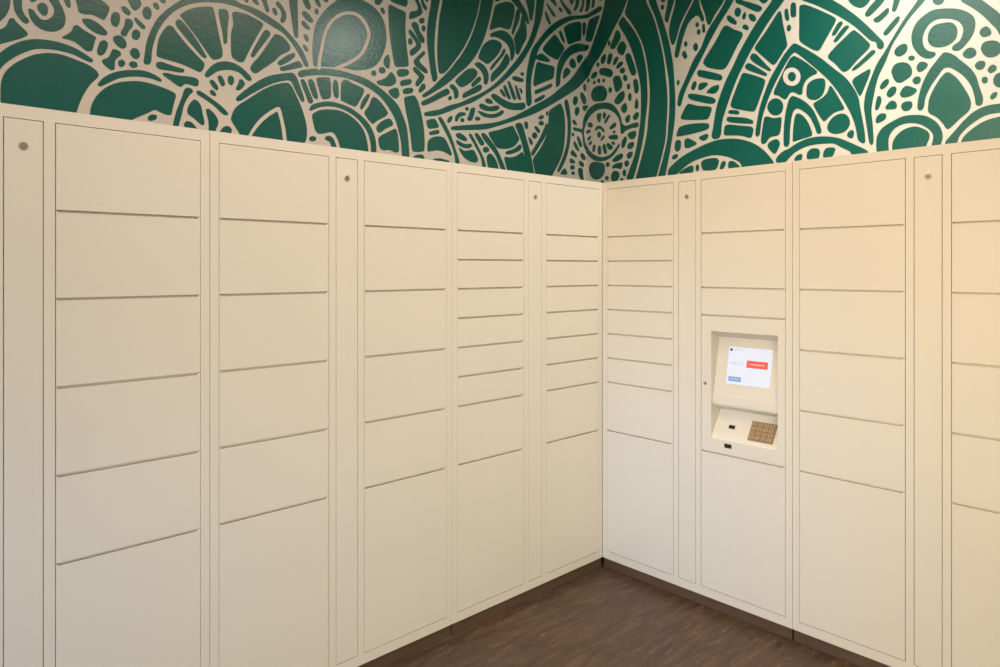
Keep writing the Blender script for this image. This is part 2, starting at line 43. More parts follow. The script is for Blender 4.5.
MURAL_RIGHT = """10 -698,2938 -673,2958 -623,3051 -573,3155 -541,3255 -537,3312 -344,3257 -367,3226 -414,3145 -469,3077 -582,2925 -640,2873 -682,2809 -698,2800;10 -698,3222 -665,3224 -582,3244 -564,3233 -573,3216 -665,3201 -698,3200;10 -698,3022 -673,3014 -682,2993 -698,2987;10 -669,3180 -582,3189 -615,3120 -652,3035 -690,3046 -698,3052 -698,3077 -686,3125;10 -690,3343 -695,3272 -698,3266 -698,3243 -695,3240 -673,3259 -665,3335;10 -644,3329 -644,3277 -652,3260 -640,3251 -627,3273 -627,3325;10 -590,3308 -582,3283 -565,3281 -565,3301;10 -573,2910 -541,2930 -533,2914 -545,2878 -557,2868 -569,2877;10 -521,2867 -512,2916 -496,2924 -480,2909 -500,2856 -516,2860;10 -476,2848 -461,2886 -441,2889 -433,2877 -461,2841;10 -449,2820 -437,2843 -410,2853 -396,2840 -406,2830 -437,2814;11 -421,2799 -402,2810 -384,2797 -390,2780 -410,2781;11 -587,2870 -590,2862 -597,2860 -605,2865 -608,2874 -605,2882 -597,2884 -590,2879;10 -586,2835 -565,2841 -500,2821 -473,2793 -492,2771 -533,2789 -582,2809;10 -655,2804 -640,2824 -610,2828 -602,2813 -623,2794 -648,2793;10 -476,2759 -453,2772 -425,2759 -406,2705 -414,2684 -453,2666 -461,2696;10 -640,2759 -631,2773 -615,2767 -627,2753;11 -582,2765 -584,2756 -591,2754 -598,2759 -601,2769 -598,2777 -591,2780 -584,2775;11 -541,2758 -544,2752 -550,2750 -557,2754 -560,2762 -557,2769 -550,2771 -544,2766;11 -652,2693 -635,2722 -598,2733 -557,2724 -531,2696 -526,2663 -545,2636 -582,2636 -631,2645 -648,2669;11 -486,2688 -490,2677 -498,2674 -507,2681 -510,2692 -507,2703 -498,2706 -490,2700;10 -465,2614 -429,2652 -394,2665 -386,2645 -390,2614 -429,2591 -453,2597;10 -414,2562 -383,2588 -371,2573 -369,2542 -386,2525 -406,2542;10 -379,2880 -363,2894 -344,2882 -322,2831 -299,2764 -306,2747 -329,2751 -352,2800;10 -318,2713 -306,2723 -292,2714 -280,2662 -284,2635 -303,2633 -310,2662;11 -394,2752 -383,2763 -366,2740 -373,2725 -389,2733;11 -344,2683 -347,2672 -354,2669 -362,2675 -365,2687 -362,2699 -354,2702 -347,2696;11 -334,2617 -337,2600 -344,2595 -352,2603 -355,2620 -352,2636 -344,2642 -337,2634;11 -306,2562 -295,2597 -284,2577 -286,2543 -303,2542;10 -500,2958 -469,3014 -449,3060 -429,3042 -414,3007 -437,2975 -469,2944;11 -498,2988 -500,2977 -506,2974 -512,2980 -514,2992 -512,3002 -506,3006 -500,3000;10 -445,2939 -421,2971 -398,2978 -371,2938 -398,2888 -429,2910;10 -686,2771 -686,2797 -669,2797 -669,2781;10 -698,2624 -686,2624 -682,2615 -698,2601;10 -698,2571 -680,2592 -627,2617 -552,2617 -490,2598 -446,2556 -416,2502 -405,2461 -375,2441 -337,2447 -282,2451 -282,2424 -327,2426 -375,2417 -410,2396 -413,2419 -418,2468 -435,2510 -468,2546 -512,2571 -564,2584 -615,2579 -662,2555 -692,2523 -698,2511 -698,2367 -674,2330 -631,2292 -565,2268 -500,2277 -462,2304 -426,2339 -425,2328 -461,2285 -509,2256 -573,2247 -639,2267 -690,2313 -698,2327;10 -610,2551 -581,2555 -572,2549 -581,2497 -595,2508;10 -555,2547 -546,2557 -532,2543 -538,2522 -552,2515;10 -544,2489 -541,2500 -510,2533 -497,2531 -535,2483;10 -683,2501 -662,2511 -642,2490 -645,2477 -674,2481;10 -698,2456 -665,2461 -659,2451 -689,2440 -698,2451;10 -686,2405 -662,2420 -656,2414 -665,2400 -683,2395;10 -671,2368 -651,2384 -651,2373 -665,2361;10 -504,2449 -479,2470 -454,2475 -451,2464 -462,2450 -496,2441;11 -459,2418 -461,2413 -467,2412 -472,2415 -474,2421 -472,2426 -467,2428 -461,2424;10 -512,2393 -501,2398 -446,2397 -437,2382 -443,2370 -501,2382;10 -490,2358 -473,2358 -459,2343 -473,2338;10 -622,2458 -604,2473 -581,2472 -555,2452 -544,2430 -552,2432 -575,2455 -598,2459 -615,2447;11 -601,2423 -589,2437 -575,2419 -581,2404 -595,2404;10 -575,2383 -558,2403 -544,2408 -546,2397 -569,2378;10 -641,2326 -635,2358 -619,2356 -627,2315 -640,2316;10 -598,2321 -590,2349 -577,2338 -573,2292 -590,2291;10 -561,2342 -545,2353 -537,2339 -525,2296 -541,2288;10 -529,2347 -516,2355 -476,2325 -484,2316 -504,2309;10 -673,2376 -655,2385 -648,2376 -665,2362;11 -669,2199 -661,2234 -640,2245 -565,2230 -547,2218 -547,2173 -573,2141 -615,2134 -648,2151;11 -504,2217 -508,2208 -518,2206 -528,2210 -532,2220 -528,2229 -518,2231 -508,2226;11 -511,2132 -515,2124 -525,2121 -534,2126 -538,2134 -534,2142 -525,2144 -515,2140;11 -549,2111 -552,2107 -561,2106 -570,2109 -573,2114 -570,2118 -561,2119 -552,2116;10 -484,2237 -461,2257 -410,2276 -396,2262 -414,2242 -461,2231;10 -484,2189 -469,2210 -421,2217 -402,2218 -410,2179 -453,2192;11 -488,2142 -476,2166 -453,2169 -428,2152 -437,2118 -469,2107 -484,2116;11 -394,2111 -398,2107 -406,2106 -414,2109 -417,2113 -414,2118 -406,2119 -398,2116;10 -407,2310 -402,2353 -379,2381 -367,2361 -390,2314;10 -363,2392 -322,2401 -295,2397 -306,2365 -329,2353 -352,2371;11 -363,2314 -344,2333 -316,2332 -318,2311 -344,2296;11 -367,2255 -352,2275 -325,2272 -333,2248 -352,2238;11 -353,2207 -358,2195 -369,2191 -380,2197 -384,2210 -380,2222 -369,2226 -358,2220;11 -375,2151 -378,2137 -386,2132 -395,2139 -398,2154 -395,2167 -386,2172 -378,2166;10 -383,2488 -356,2509 -344,2504 -348,2470 -367,2461;11 -320,2487 -299,2512 -280,2509 -284,2482 -303,2471;10 -433,3097 -398,3132 -375,3101 -314,3020 -269,2936 -243,2850 -225,2761 -218,2669 -216,2577 -229,2470 -243,2369 -269,2262 -322,2108 -371,2112 -306,2254 -277,2373 -263,2463 -258,2554 -263,2677 -292,2797 -318,2879 -360,2976;10 -344,3257 -356,3217 -383,3146 -344,3096 -292,3015 -247,2925 -221,2834 -203,2727 -194,2634 -197,2538 -205,2466 -214,2383 -240,2277 -299,2099 -160,2087 -124,2191 -89,2318 -81,2406 -75,2505 -75,2588 -84,2673 -98,2783 -117,2876 -146,2985 -181,3084 -225,3175 -236,3226;10 -207,3218 -200,3168 -160,3079 -124,2968 -96,2860 -77,2766 -62,2680 -56,2609 -56,2490 -62,2415 -72,2315 -100,2212 -139,2091 -96,2087 -62,2220 -38,2340 -24,2426 -20,2543 -27,2662 -35,2752 -51,2838 -72,2925 -110,3042 -149,3148 -164,3206;10 -117,3181 -114,3144 -89,3140 -89,3173;11 -97,3108 -100,3099 -107,3097 -114,3103 -117,3114 -114,3123 -107,3125 -100,3119;10 -62,3165 -72,3109 -88,3036 -82,3017 -69,3013 -55,3057 -27,3132 -27,3155;10 -10,3151 -20,3095 -48,3014 -58,2946 -41,2874 -27,2871 -10,2910 13,2975 53,3040 93,3098 93,3121;10 122,3113 99,3079 40,2991 7,2918 -20,2801 -14,2791 0,2791 17,2846 40,2916 73,2977 119,3005 138,2997 158,2958 170,2961 167,2981 145,3039 132,3110;11 136,2945 134,2937 127,2935 121,2940 118,2949 121,2958 127,2960 134,2954;11 147,2901 144,2892 137,2889 130,2895 127,2906 130,2916 137,2918 144,2912;10 161,2938 173,2940 177,2894 164,2894;11 61,2853 59,2843 52,2841 46,2846 43,2857 46,2867 52,2869 59,2864;11 130,2820 126,2805 117,2801 108,2809 104,2826 108,2840 117,2844 126,2836;11 30,2805 43,2816 60,2778 50,2771 37,2786;11 9,2640 7,2630 2,2627 -3,2632 -5,2643 -3,2653 2,2656 7,2651;10 142,3108 154,3064 177,3002 196,2934 208,2928 233,2970 295,3042 301,3063;10 316,3070 304,3032 264,2978 199,2900 177,2860 154,2811 106,2751 53,2652 10,2573 -1,2517 3,2504 17,2503 40,2568 80,2641 138,2727 208,2836 270,2924 331,2997 355,3037 361,3057;10 366,3044 366,3009 402,2988 448,2954 493,2926 510,2927 516,2938 499,2954 448,2984 402,3010 390,3038;10 493,3009 505,2981 527,2959 543,2965 555,2991;11 361,2964 369,2975 387,2970 395,2952 384,2930 369,2935 362,2950;10 313,2946 325,2947 369,2901 369,2888 349,2898 319,2925;10 405,2922 418,2943 424,2934 420,2905 407,2907;11 442,2921 459,2920 479,2897 479,2881 462,2883 445,2906;11 407,2870 422,2872 439,2854 436,2842 422,2849 407,2862;10 295,2896 316,2892 349,2866 402,2833 405,2822 372,2770 331,2702 307,2669 288,2661 233,2676 189,2696 167,2720 173,2736 239,2817;10 129,2674 138,2685 164,2677 270,2632 285,2618 279,2602 258,2606 135,2653;10 90,2593 103,2625 119,2625 122,2610 109,2581 96,2582;10 135,2582 142,2609 189,2604 194,2592 170,2578 145,2570;10 183,2550 224,2574 258,2577 265,2569 258,2551 239,2537;10 70,2559 86,2559 233,2507 244,2494 236,2482 214,2483 145,2506 80,2534 70,2548;10 27,2425 20,2434 53,2490 67,2505 132,2481 214,2460 218,2451 196,2398;10 -7,2336 7,2378 80,2385 196,2370 205,2357 196,2345 93,2331 -7,2329;11 -19,2279 -10,2301 13,2301 19,2280 10,2246 -7,2242 -19,2259;10 45,2256 48,2302 63,2306 122,2272 122,2266 73,2253;10 135,2302 189,2313 199,2305 189,2289 167,2279;11 -38,2211 -17,2223 0,2215 -10,2202 -34,2199;10 7,2112 47,2132 90,2146 103,2137 96,2098 27,2099;10 120,2118 122,2147 135,2145 138,2128 132,2111;10 -65,2090 -62,2137 -27,2169 40,2208 119,2237 189,2258 258,2269 331,2267 402,2252 476,2218 532,2172 565,2131 579,2108 576,2077 416,2093 390,2134 343,2161 301,2179 239,2192 196,2191 132,2180 80,2164 27,2134 -41,2088;10 152,2160 183,2171 252,2168 264,2154 252,2122 239,2106 164,2114;10 270,2109 282,2146 301,2149 304,2133 288,2107;10 322,2106 324,2144 349,2142 396,2101;10 587,2992 568,2956 505,2888 448,2817 384,2723 349,2660 313,2601 279,2530 249,2446 230,2343 221,2299 230,2281 261,2282 273,2297 282,2368 301,2426 334,2509 378,2605 413,2663 448,2720 493,2782 538,2840 582,2892 628,2939 652,2974;10 693,2962 730,2924 795,2882 869,2827 917,2789 987,2724 1064,2635 1084,2627 1090,2597 1104,2586 1115,2594 1113,2615 1090,2647 1046,2705 987,2775 926,2837 879,2880 850,2918;10 609,2895 617,2890 630,2819 646,2743 652,2705 636,2688 587,2626 576,2625 476,2732 482,2744 538,2806;10 451,2690 459,2707 476,2703 538,2631 565,2599 560,2595 516,2625 459,2674;10 419,2648 434,2661 448,2656 543,2582 541,2573 505,2590 431,2632;10 337,2451 349,2490 390,2581 407,2616 527,2556 532,2547 505,2468 474,2396 448,2403 343,2441;10 322,2420 331,2424 378,2413 387,2404 381,2396 325,2411;10 310,2375 319,2390 361,2381 425,2366 465,2346 465,2333 331,2362;10 295,2294 301,2343 319,2346 390,2330 459,2312 466,2303 456,2256 402,2277 355,2286;10 688,2711 735,2677 820,2606 888,2537 941,2483 978,2427 1001,2375 1010,2320 1019,2271 1030,2197 1032,2159 1024,2154 1003,2175 996,2217 982,2272 959,2329 917,2409 869,2482 815,2545 755,2608 719,2644 691,2668 670,2652 641,2614 595,2540 560,2474 530,2400 513,2344 500,2266 491,2258 482,2268 491,2342 505,2409 532,2484 560,2547 593,2599 641,2666;10 686,2646 735,2610 805,2542 803,2533 770,2524 745,2504 732,2473 730,2443 719,2442 688,2462 670,2464 646,2432 638,2434 603,2461 582,2467 585,2485 620,2551 667,2632;21 723,2532 719,2512 706,2498 688,2493 668,2497 649,2509 636,2528 631,2550 636,2570 649,2584 668,2589 688,2585 706,2572 719,2553;31 700,2537 698,2527 692,2519 683,2516 674,2518 665,2525 659,2534 657,2545 659,2556 665,2563 674,2566 683,2564 692,2558 698,2548;11 755,2459 763,2488 790,2502 820,2503 840,2495 845,2477 842,2447 830,2420 805,2404 775,2409 758,2425;10 869,2456 874,2454 936,2337 933,2331 888,2323 842,2288 835,2294 790,2377 790,2384 840,2408 859,2429;11 858,2251 864,2275 888,2301 917,2310 941,2305 959,2280 962,2256 950,2233 926,2219 888,2220 867,2233;11 548,2407 560,2434 587,2444 617,2429 630,2399 622,2369 598,2357 571,2367 555,2385;10 513,2227 527,2336 532,2357 549,2354 582,2341 614,2341 621,2338 617,2281 609,2251 560,2247 535,2219 521,2216;11 549,2206 576,2227 601,2226 612,2206 603,2179 587,2157 579,2161;10 638,2190 636,2221 640,2314 652,2385 667,2431 680,2441 701,2430 740,2403 780,2358 805,2306 826,2241 824,2230 808,2231 795,2270 768,2325 730,2362 705,2375 688,2368 675,2334 666,2269 662,2197 654,2185;10 684,2210 688,2286 699,2341 709,2347 735,2328 760,2291 780,2232 778,2225 730,2216 688,2208;11 952,2201 964,2221 978,2220 980,2200 973,2186;10 593,2112 598,2132 630,2160 662,2171 693,2188 745,2207 795,2213 850,2208 907,2193 964,2163 1046,2112 1046,2091 982,2098 964,2124 926,2148 888,2172 850,2177 785,2179 735,2170 688,2148 636,2102;10 693,2116 704,2130 722,2138 730,2132 727,2112 709,2099 693,2103;10 755,2109 758,2144 780,2157 813,2153 818,2137 813,2105;10 835,2108 842,2139 854,2152 888,2148 894,2142 881,2107;10 719,2894 735,2895 795,2860 888,2791 898,2779 888,2759 850,2699 815,2648 805,2647 724,2711 719,2720 718,2797;10 674,2916 683,2920 696,2913 698,2848 686,2845 675,2854;10 641,2897 654,2896 662,2840 654,2834 644,2852;11 672,2793 669,2783 662,2780 655,2786 653,2798 655,2808 662,2811 669,2805;10 881,2704 881,2712 912,2760 924,2762 930,2753 893,2704;10 888,2675 893,2684 941,2734 955,2734 959,2727 903,2672 893,2668;10 971,2700 982,2705 1010,2676 1055,2619 1051,2606 996,2558 950,2517 933,2517 898,2560 862,2600 862,2610;10 974,2511 978,2521 1010,2546 1064,2589 1077,2585 1078,2576 1037,2545 992,2516;10 975,2459 982,2470 1051,2502 1057,2495 1046,2462 1014,2387 1008,2386 992,2420;10 1272,2798 1256,2766 1206,2702 1156,2626 1121,2569 1088,2520 1059,2450 1035,2378 1030,2322 1033,2297 1044,2219 1055,2151 1062,2141 1068,2150 1066,2230 1060,2307 1071,2377 1090,2458 1121,2522 1151,2595 1185,2647 1227,2705 1280,2759 1304,2789;10 950,2880 964,2847 987,2821 1019,2803 1042,2816 1059,2839 1064,2847;10 1033,2770 1055,2798 1082,2824 1086,2841 1125,2830 1112,2806 1051,2756 1039,2757;10 1071,2734 1099,2748 1130,2770 1138,2768 1134,2748 1099,2720 1084,2718 1075,2724;10 1153,2757 1160,2793 1160,2820 1189,2812 1181,2787 1166,2749 1158,2749;10 1115,2660 1173,2720 1183,2718 1181,2703 1130,2647 1119,2648;11 1164,2564 1181,2583 1206,2586 1215,2571 1208,2547 1185,2536 1168,2545;11 1246,2514 1242,2507 1233,2506 1224,2511 1221,2519 1224,2525 1233,2526 1242,2522;10 1320,2775 1322,2748 1336,2731 1356,2732 1363,2745 1363,2763;10 1235,2607 1237,2630 1252,2667 1284,2695 1320,2710 1360,2706 1410,2692 1447,2670 1475,2639 1480,2605 1473,2572 1455,2542 1425,2512 1410,2511 1396,2518 1398,2531 1425,2549 1438,2581 1437,2607 1425,2632 1402,2651 1371,2663 1336,2668 1308,2657 1288,2631 1278,2602 1278,2574 1288,2545 1304,2530 1328,2520 1330,2509 1312,2499 1280,2511 1256,2539 1239,2574;11 1301,2592 1310,2625 1328,2641 1363,2642 1394,2635 1411,2609 1410,2570 1390,2548 1360,2540 1324,2548 1306,2568;10 1425,2746 1432,2722 1470,2685 1510,2640 1542,2594 1560,2568 1572,2540 1606,2460 1626,2472 1592,2589 1564,2635 1528,2678 1499,2712 1492,2727;11 1499,2566 1506,2583 1521,2587 1533,2575 1538,2554 1528,2547 1510,2548;11 1504,2500 1513,2520 1535,2523 1560,2514 1574,2493 1571,2468 1553,2455 1528,2457 1510,2478;11 1437,2492 1455,2509 1473,2506 1484,2488 1479,2472 1458,2467 1440,2480;11 1482,2432 1495,2444 1513,2440 1517,2427 1506,2410 1490,2413;11 1528,2401 1542,2419 1556,2410 1555,2396 1537,2387;11 1526,2359 1524,2350 1516,2347 1509,2352 1506,2363 1509,2372 1516,2374 1524,2369;11 1548,2350 1556,2374 1574,2379 1592,2359 1588,2326 1567,2321 1553,2334;11 1537,2282 1546,2298 1558,2300 1558,2287 1542,2273;10 1260,2284 1262,2320 1280,2389 1308,2446 1336,2481 1360,2509 1365,2511 1394,2497 1432,2456 1462,2421 1482,2385 1495,2335 1508,2285 1506,2260 1495,2254 1486,2261 1482,2290 1470,2340 1444,2388 1410,2425 1383,2444 1363,2444 1340,2417 1308,2370 1288,2324 1282,2284 1274,2271 1262,2275;10 1373,2422 1383,2418 1410,2390 1436,2346 1458,2298 1464,2271 1458,2242 1425,2212 1381,2173 1375,2174 1360,2200 1336,2231 1304,2258 1303,2285 1308,2320 1336,2378 1360,2411;11 1151,2474 1164,2499 1189,2504 1217,2493 1233,2466 1231,2439 1210,2423 1185,2414 1168,2424 1156,2450;11 1256,2471 1268,2488 1288,2484 1298,2471 1284,2453 1264,2448;11 1239,2413 1252,2426 1268,2420 1266,2398 1250,2395;11 1101,2409 1117,2434 1134,2438 1136,2421 1117,2401 1106,2398;11 1130,2366 1138,2388 1156,2399 1168,2392 1164,2369 1143,2354;11 1187,2358 1194,2378 1210,2391 1235,2381 1254,2366 1239,2349 1210,2342 1192,2348;10 1079,2306 1083,2337 1090,2366 1101,2364 1104,2342 1090,2305;11 1125,2304 1134,2323 1151,2334 1168,2322 1168,2299 1147,2298;11 1192,2304 1202,2318 1231,2316 1235,2297 1223,2281 1202,2282;11 1084,2244 1086,2268 1104,2282 1123,2276 1123,2259 1099,2244;10 1087,2095 1088,2175 1108,2210 1151,2236 1202,2254 1248,2252 1292,2240 1332,2207 1352,2170 1356,2134 1348,2104 1344,2074 1308,2078 1320,2121 1323,2152 1308,2179 1276,2206 1244,2219 1202,2222 1160,2205 1138,2173 1134,2141 1136,2089;10 1156,2087 1155,2134 1168,2164 1202,2192 1244,2200 1280,2185 1302,2164 1304,2141 1292,2111 1292,2071;10 1367,2097 1371,2115 1383,2131 1410,2162 1444,2201 1481,2232 1521,2247 1571,2249 1606,2247 1606,2214 1571,2214 1524,2212 1481,2191 1440,2158 1421,2134 1413,2109 1410,2092;10 1425,2090 1440,2127 1477,2161 1521,2185 1571,2194 1606,2197 1606,2084"""

# ---------------------------------------------------------------- materials
def new_mat(name):
    m = bpy.data.materials.new(name); m.use_nodes = True
    nt = m.node_tree
    return m, nt, nt.nodes['Principled BSDF']

def mat_plain(name, col, rough=0.5, metal=0.0, noise=0.0, scale=40.0, bump=0.0, bscale=300.0, spec=0.5):
    m, nt, p = new_mat(name)
    p.inputs['Roughness'].default_value = rough
    p.inputs['Metallic'].default_value = metal
    p.inputs['Specular IOR Level'].default_value = spec
    tc = nt.nodes.new('ShaderNodeTexCoord')
    if noise > 0:
        n = nt.nodes.new('ShaderNodeTexNoise'); n.inputs['Scale'].default_value = scale
        n.inputs['Detail'].default_value = 4
        r = nt.nodes.new('ShaderNodeValToRGB')
        r.color_ramp.elements[0].position = 0.3; r.color_ramp.elements[1].position = 0.7
        r.color_ramp.elements[0].color = (*[c * (1 - noise) for c in col], 1)
        r.color_ramp.elements[1].color = (*[min(1, c * (1 + noise)) for c in col], 1)
        nt.links.new(tc.outputs['Object'], n.inputs['Vector'])
        nt.links.new(n.outputs['Fac'], r.inputs['Fac'])
        nt.links.new(r.outputs['Color'], p.inputs['Base Color'])
    else:
        p.inputs['Base Color'].default_value = (*col, 1)
    if bump > 0:
        n2 = nt.nodes.new('ShaderNodeTexNoise'); n2.inputs['Scale'].default_value = bscale
        n2.inputs['Detail'].default_value = 3
        b = nt.nodes.new('ShaderNodeBump'); b.inputs['Strength'].default_value = bump
        b.inputs['Distance'].default_value = 0.002
        nt.links.new(tc.outputs['Object'], n2.inputs['Vector'])
        nt.links.new(n2.outputs['Fac'], b.inputs['Height'])
        nt.links.new(b.outputs['Normal'], p.inputs['Normal'])
    return m

def srgb(r, g, b):
    f = lambda c: (c / 255 / 12.92) if c / 255 <= 0.04045 else ((c / 255 + 0.055) / 1.055) ** 2.4
    return (f(r), f(g), f(b))

M_LOCK = mat_plain('cream_powder_coat', COL_LOCK, 0.42, noise=0.012, scale=3, bump=0.05, bscale=700, spec=0.35)
M_PLINTH = mat_plain('dark_plinth', srgb(92, 72, 54), 0.4, noise=0.12, scale=6)
M_METAL = mat_plain('brushed_steel', (0.50, 0.45, 0.38), 0.5, metal=0.8)
M_DARKMETAL = mat_plain('keyhole_dark', (0.03, 0.025, 0.02), 0.5)
M_LOCKRING = mat_plain('lock_ring_dull', srgb(120, 106, 84), 0.5, metal=0.3)
M_KEYPLATE = mat_plain('keypad_bronze', srgb(158, 135, 100), 0.5, metal=0.25, noise=0.25, scale=180)
M_KEY = mat_plain('keypad_key_metal', srgb(178, 155, 118), 0.45, metal=0.3, noise=0.2, scale=250)
M_KEYMARK = mat_plain('key_legend_dark', srgb(112, 92, 64), 0.5)
M_BLACK = mat_plain('black_glass', (0.012, 0.009, 0.007), 0.15)
M_CEIL = mat_plain('ceiling_paint', srgb(168, 164, 158), 0.8, noise=0.02, scale=8)
M_WHITEP = mat_plain('mural_offwhite_paint', COL_WHITE, 0.45, noise=0.03, scale=5, bump=0.35, bscale=60, spec=0.25)
M_GREENP = mat_plain('mural_teal_paint', COL_GREEN, ROUGH_GREEN, noise=0.07, scale=4, bump=0.32, bscale=70, spec=SPEC_MURAL)
M_SHELL = mat_plain('plain_wall_paint', srgb(225, 216, 200), 0.7, noise=0.02, scale=6)

def mat_emit(name, col, s):
    m, nt, p = new_mat(name)
    p.inputs['Base Color'].default_value = (*[c * 0.3 for c in col], 1)
    p.inputs['Emission Color'].default_value = (*col, 1)
    p.inputs['Emission Strength'].default_value = s
    p.inputs['Roughness'].default_value = 0.25
    return m

M_SCR = mat_emit('screen_white', srgb(236, 240, 252), 0.70)
M_SCR_RED = mat_emit('screen_red', srgb(232, 92, 76), 0.85)
M_SCR_BLUE = mat_emit('screen_blue', srgb(120, 158, 212), 0.85)
M_SCR_GREY = mat_emit('screen_pale_blue', srgb(198, 208, 226), 0.85)
M_SCR_PINK = mat_emit('screen_pale_red', srgb(250, 178, 160), 0.85)
M_SCR_DARK = mat_emit('screen_dark', srgb(70, 44, 66), 0.7)

def mat_floor():
    m, nt, p = new_mat('brown_marbled_vinyl')
    N, L = nt.nodes, nt.links
    tc = N.new('ShaderNodeTexCoord')
    mp = N.new('ShaderNodeMapping'); mp.inputs['Rotation'].default_value = (0, 0, math.radians(FLOOR_ROT))
    mp.inputs['Scale'].default_value = (1.6, 9.0, 1)
    L.new(tc.outputs['Object'], mp.inputs['Vector'])
    wn = N.new('ShaderNodeTexNoise'); wn.inputs['Scale'].default_value = 3.2; wn.inputs['Detail'].default_value = 8
    wn.inputs['Roughness'].default_value = 0.65; wn.inputs['Distortion'].default_value = 0.6
    L.new(mp.outputs['Vector'], wn.inputs['Vector'])
    r = N.new('ShaderNodeValToRGB'); e = r.color_ramp.elements
    e[0].position = 0.28; e[0].color = (*srgb(58, 42, 31), 1)
    e[1].position = 0.78; e[1].color = (*srgb(108, 88, 69), 1)
    mid = r.color_ramp.elements.new(0.52); mid.color = (*srgb(82, 62, 46), 1)
    L.new(wn.outputs['Fac'], r.inputs['Fac'])
    # fine pale streaks
    mp2 = N.new('ShaderNodeMapping'); mp2.inputs['Rotation'].default_value = (0, 0, math.radians(FLOOR_ROT))
    mp2.inputs['Scale'].default_value = (5, 40, 1)
    L.new(tc.outputs['Object'], mp2.inputs['Vector'])
    n2 = N.new('ShaderNodeTexNoise'); n2.inputs['Scale'].default_value = 2.2; n2.inputs['Detail'].default_value = 5
    n2.inputs['Distortion'].default_value = 0.8
    L.new(mp2.outputs['Vector'], n2.inputs['Vector'])
    r2 = N.new('ShaderNodeValToRGB'); r2.color_ramp.elements[0].position = 0.60; r2.color_ramp.elements[1].position = 0.74
    r2.color_ramp.elements[0].color = (0, 0, 0, 1); r2.color_ramp.elements[1].color = (0.68, 0.68, 0.68, 1)
    L.new(n2.outputs['Fac'], r2.inputs['Fac'])
    mix = N.new('ShaderNodeMixRGB'); mix.blend_type = 'MIX'
    mix.inputs['Color2'].default_value = (*srgb(136, 113, 91), 1)
    L.new(r2.outputs['Color'], mix.inputs['Fac']); L.new(r.outputs['Color'], mix.inputs['Color1'])
    # broad tint changes between reddish and greyish brown
    n3 = N.new('ShaderNodeTexNoise'); n3.inputs['Scale'].default_value = 2.0
    L.new(tc.outputs['Object'], n3.inputs['Vector'])
    mix2 = N.new('ShaderNodeMixRGB'); mix2.blend_type = 'MULTIPLY'
    r3 = N.new('ShaderNodeValToRGB'); r3.color_ramp.elements[0].position = 0.35; r3.color_ramp.elements[1].position = 0.65
    r3.color_ramp.elements[0].color = (1.0, 0.93, 0.83, 1); r3.color_ramp.elements[1].color = (0.86, 0.92, 0.98, 1)
    L.new(n3.outputs['Fac'], r3.inputs['Fac']); mix2.inputs['Fac'].default_value = 1
    L.new(mix.outputs['Color'], mix2.inputs['Color1']); L.new(r3.outputs['Color'], mix2.inputs['Color2'])
    L.new(mix2.outputs['Color'], p.inputs['Base Color'])
    p.inputs['Roughness'].default_value = 0.42
    p.inputs['Specular IOR Level'].default_value = 0.4
    b = N.new('ShaderNodeBump'); b.inputs['Strength'].default_value = 0.08; b.inputs['Distance'].default_value = 0.001
    L.new(n2.outputs['Fac'], b.inputs['Height']); L.new(b.outputs['Normal'], p.inputs['Normal'])
    return m
M_FLOOR = mat_floor()

# ---------------------------------------------------------------- mesh helpers
def add_box(bm, x0, x1, y0, y1, z0, z1, mi=0, bev=0.0):
    vs = [bm.verts.new(v) for v in ((x0,y0,z0),(x1,y0,z0),(x1,y1,z0),(x0,y1,z0),(x0,y0,z1),(x1,y0,z1),(x1,y1,z1),(x0,y1,z1))]
    fs = [bm.faces.new([vs[i] for i in q]) for q in ((0,3,2,1),(4,5,6,7),(0,1,5,4),(1,2,6,5),(2,3,7,6),(3,0,4,7))]
    for f in fs: f.material_index = mi
    if bev > 0:
        es = set(e for f in fs for e in f.edges)
        r = bmesh.ops.bevel(bm, geom=list(es), offset=bev, segments=2, affect='EDGES', profile=0.5)
        for f in r['faces']: f.material_index = mi
    return vs

def add_prism_xz(bm, pts, y0, y1, mi=0, bev=0.0):
    """closed outline pts (x,z), extruded from y0 (front) to y1"""
    a = [bm.verts.new((x, y0, z)) for x, z in pts]
    b = [bm.verts.new((x, y1, z)) for x, z in pts]
    fs = [bm.faces.new(a), bm.faces.new(b[::-1])]
    n = len(pts)
    for i in range(n):
        fs.append(bm.faces.new((a[i], b[i], b[(i+1) % n], a[(i+1) % n])))
    for f in fs: f.material_index = mi
    if bev > 0:
        r = bmesh.ops.bevel(bm, geom=list(fs[0].edges), offset=bev, segments=2, affect='EDGES', profile=0.5)
        for f in r['faces']: f.material_index = mi

def add_cyl(bm, c, axis, r0, r1, h, n=20, mi=0, cap=True):
    """frustum from c along axis"""
    a = Vector(axis).normalized()
    u = a.orthogonal().normalized(); v = a.cross(u)
    c = Vector(c)
    A = [bm.verts.new(c + r0 * (math.cos(t) * u + math.sin(t) * v)) for t in [2*math.pi*i/n for i in range(n)]]
    B = [bm.verts.new(c + a * h + r1 * (math.cos(t) * u + math.sin(t) * v)) for t in [2*math.pi*i/n for i in range(n)]]
    fs = [bm.faces.new((A[i], A[(i+1) % n], B[(i+1) % n], B[i])) for i in range(n)]
    if cap: fs += [bm.faces.new(A[::-1]), bm.faces.new(B)]
    for f in fs: f.material_index = mi

def obj(name, bm, mats, parent=None):
    bmesh.ops.recalc_face_normals(bm, faces=bm.faces)
    me = bpy.data.meshes.new(name); bm.to_mesh(me); bm.free()
    if not isinstance(mats, (list, tuple)): mats = [mats]
    for m in mats: me.materials.append(m)
    o = bpy.data.objects.new(name, me); C.objects.link(o)
    if parent is not None: o.parent = parent
    return o

def struct(name, bm, mats):
    o = obj(name, bm, mats); o['kind'] = 'structure'
    return o

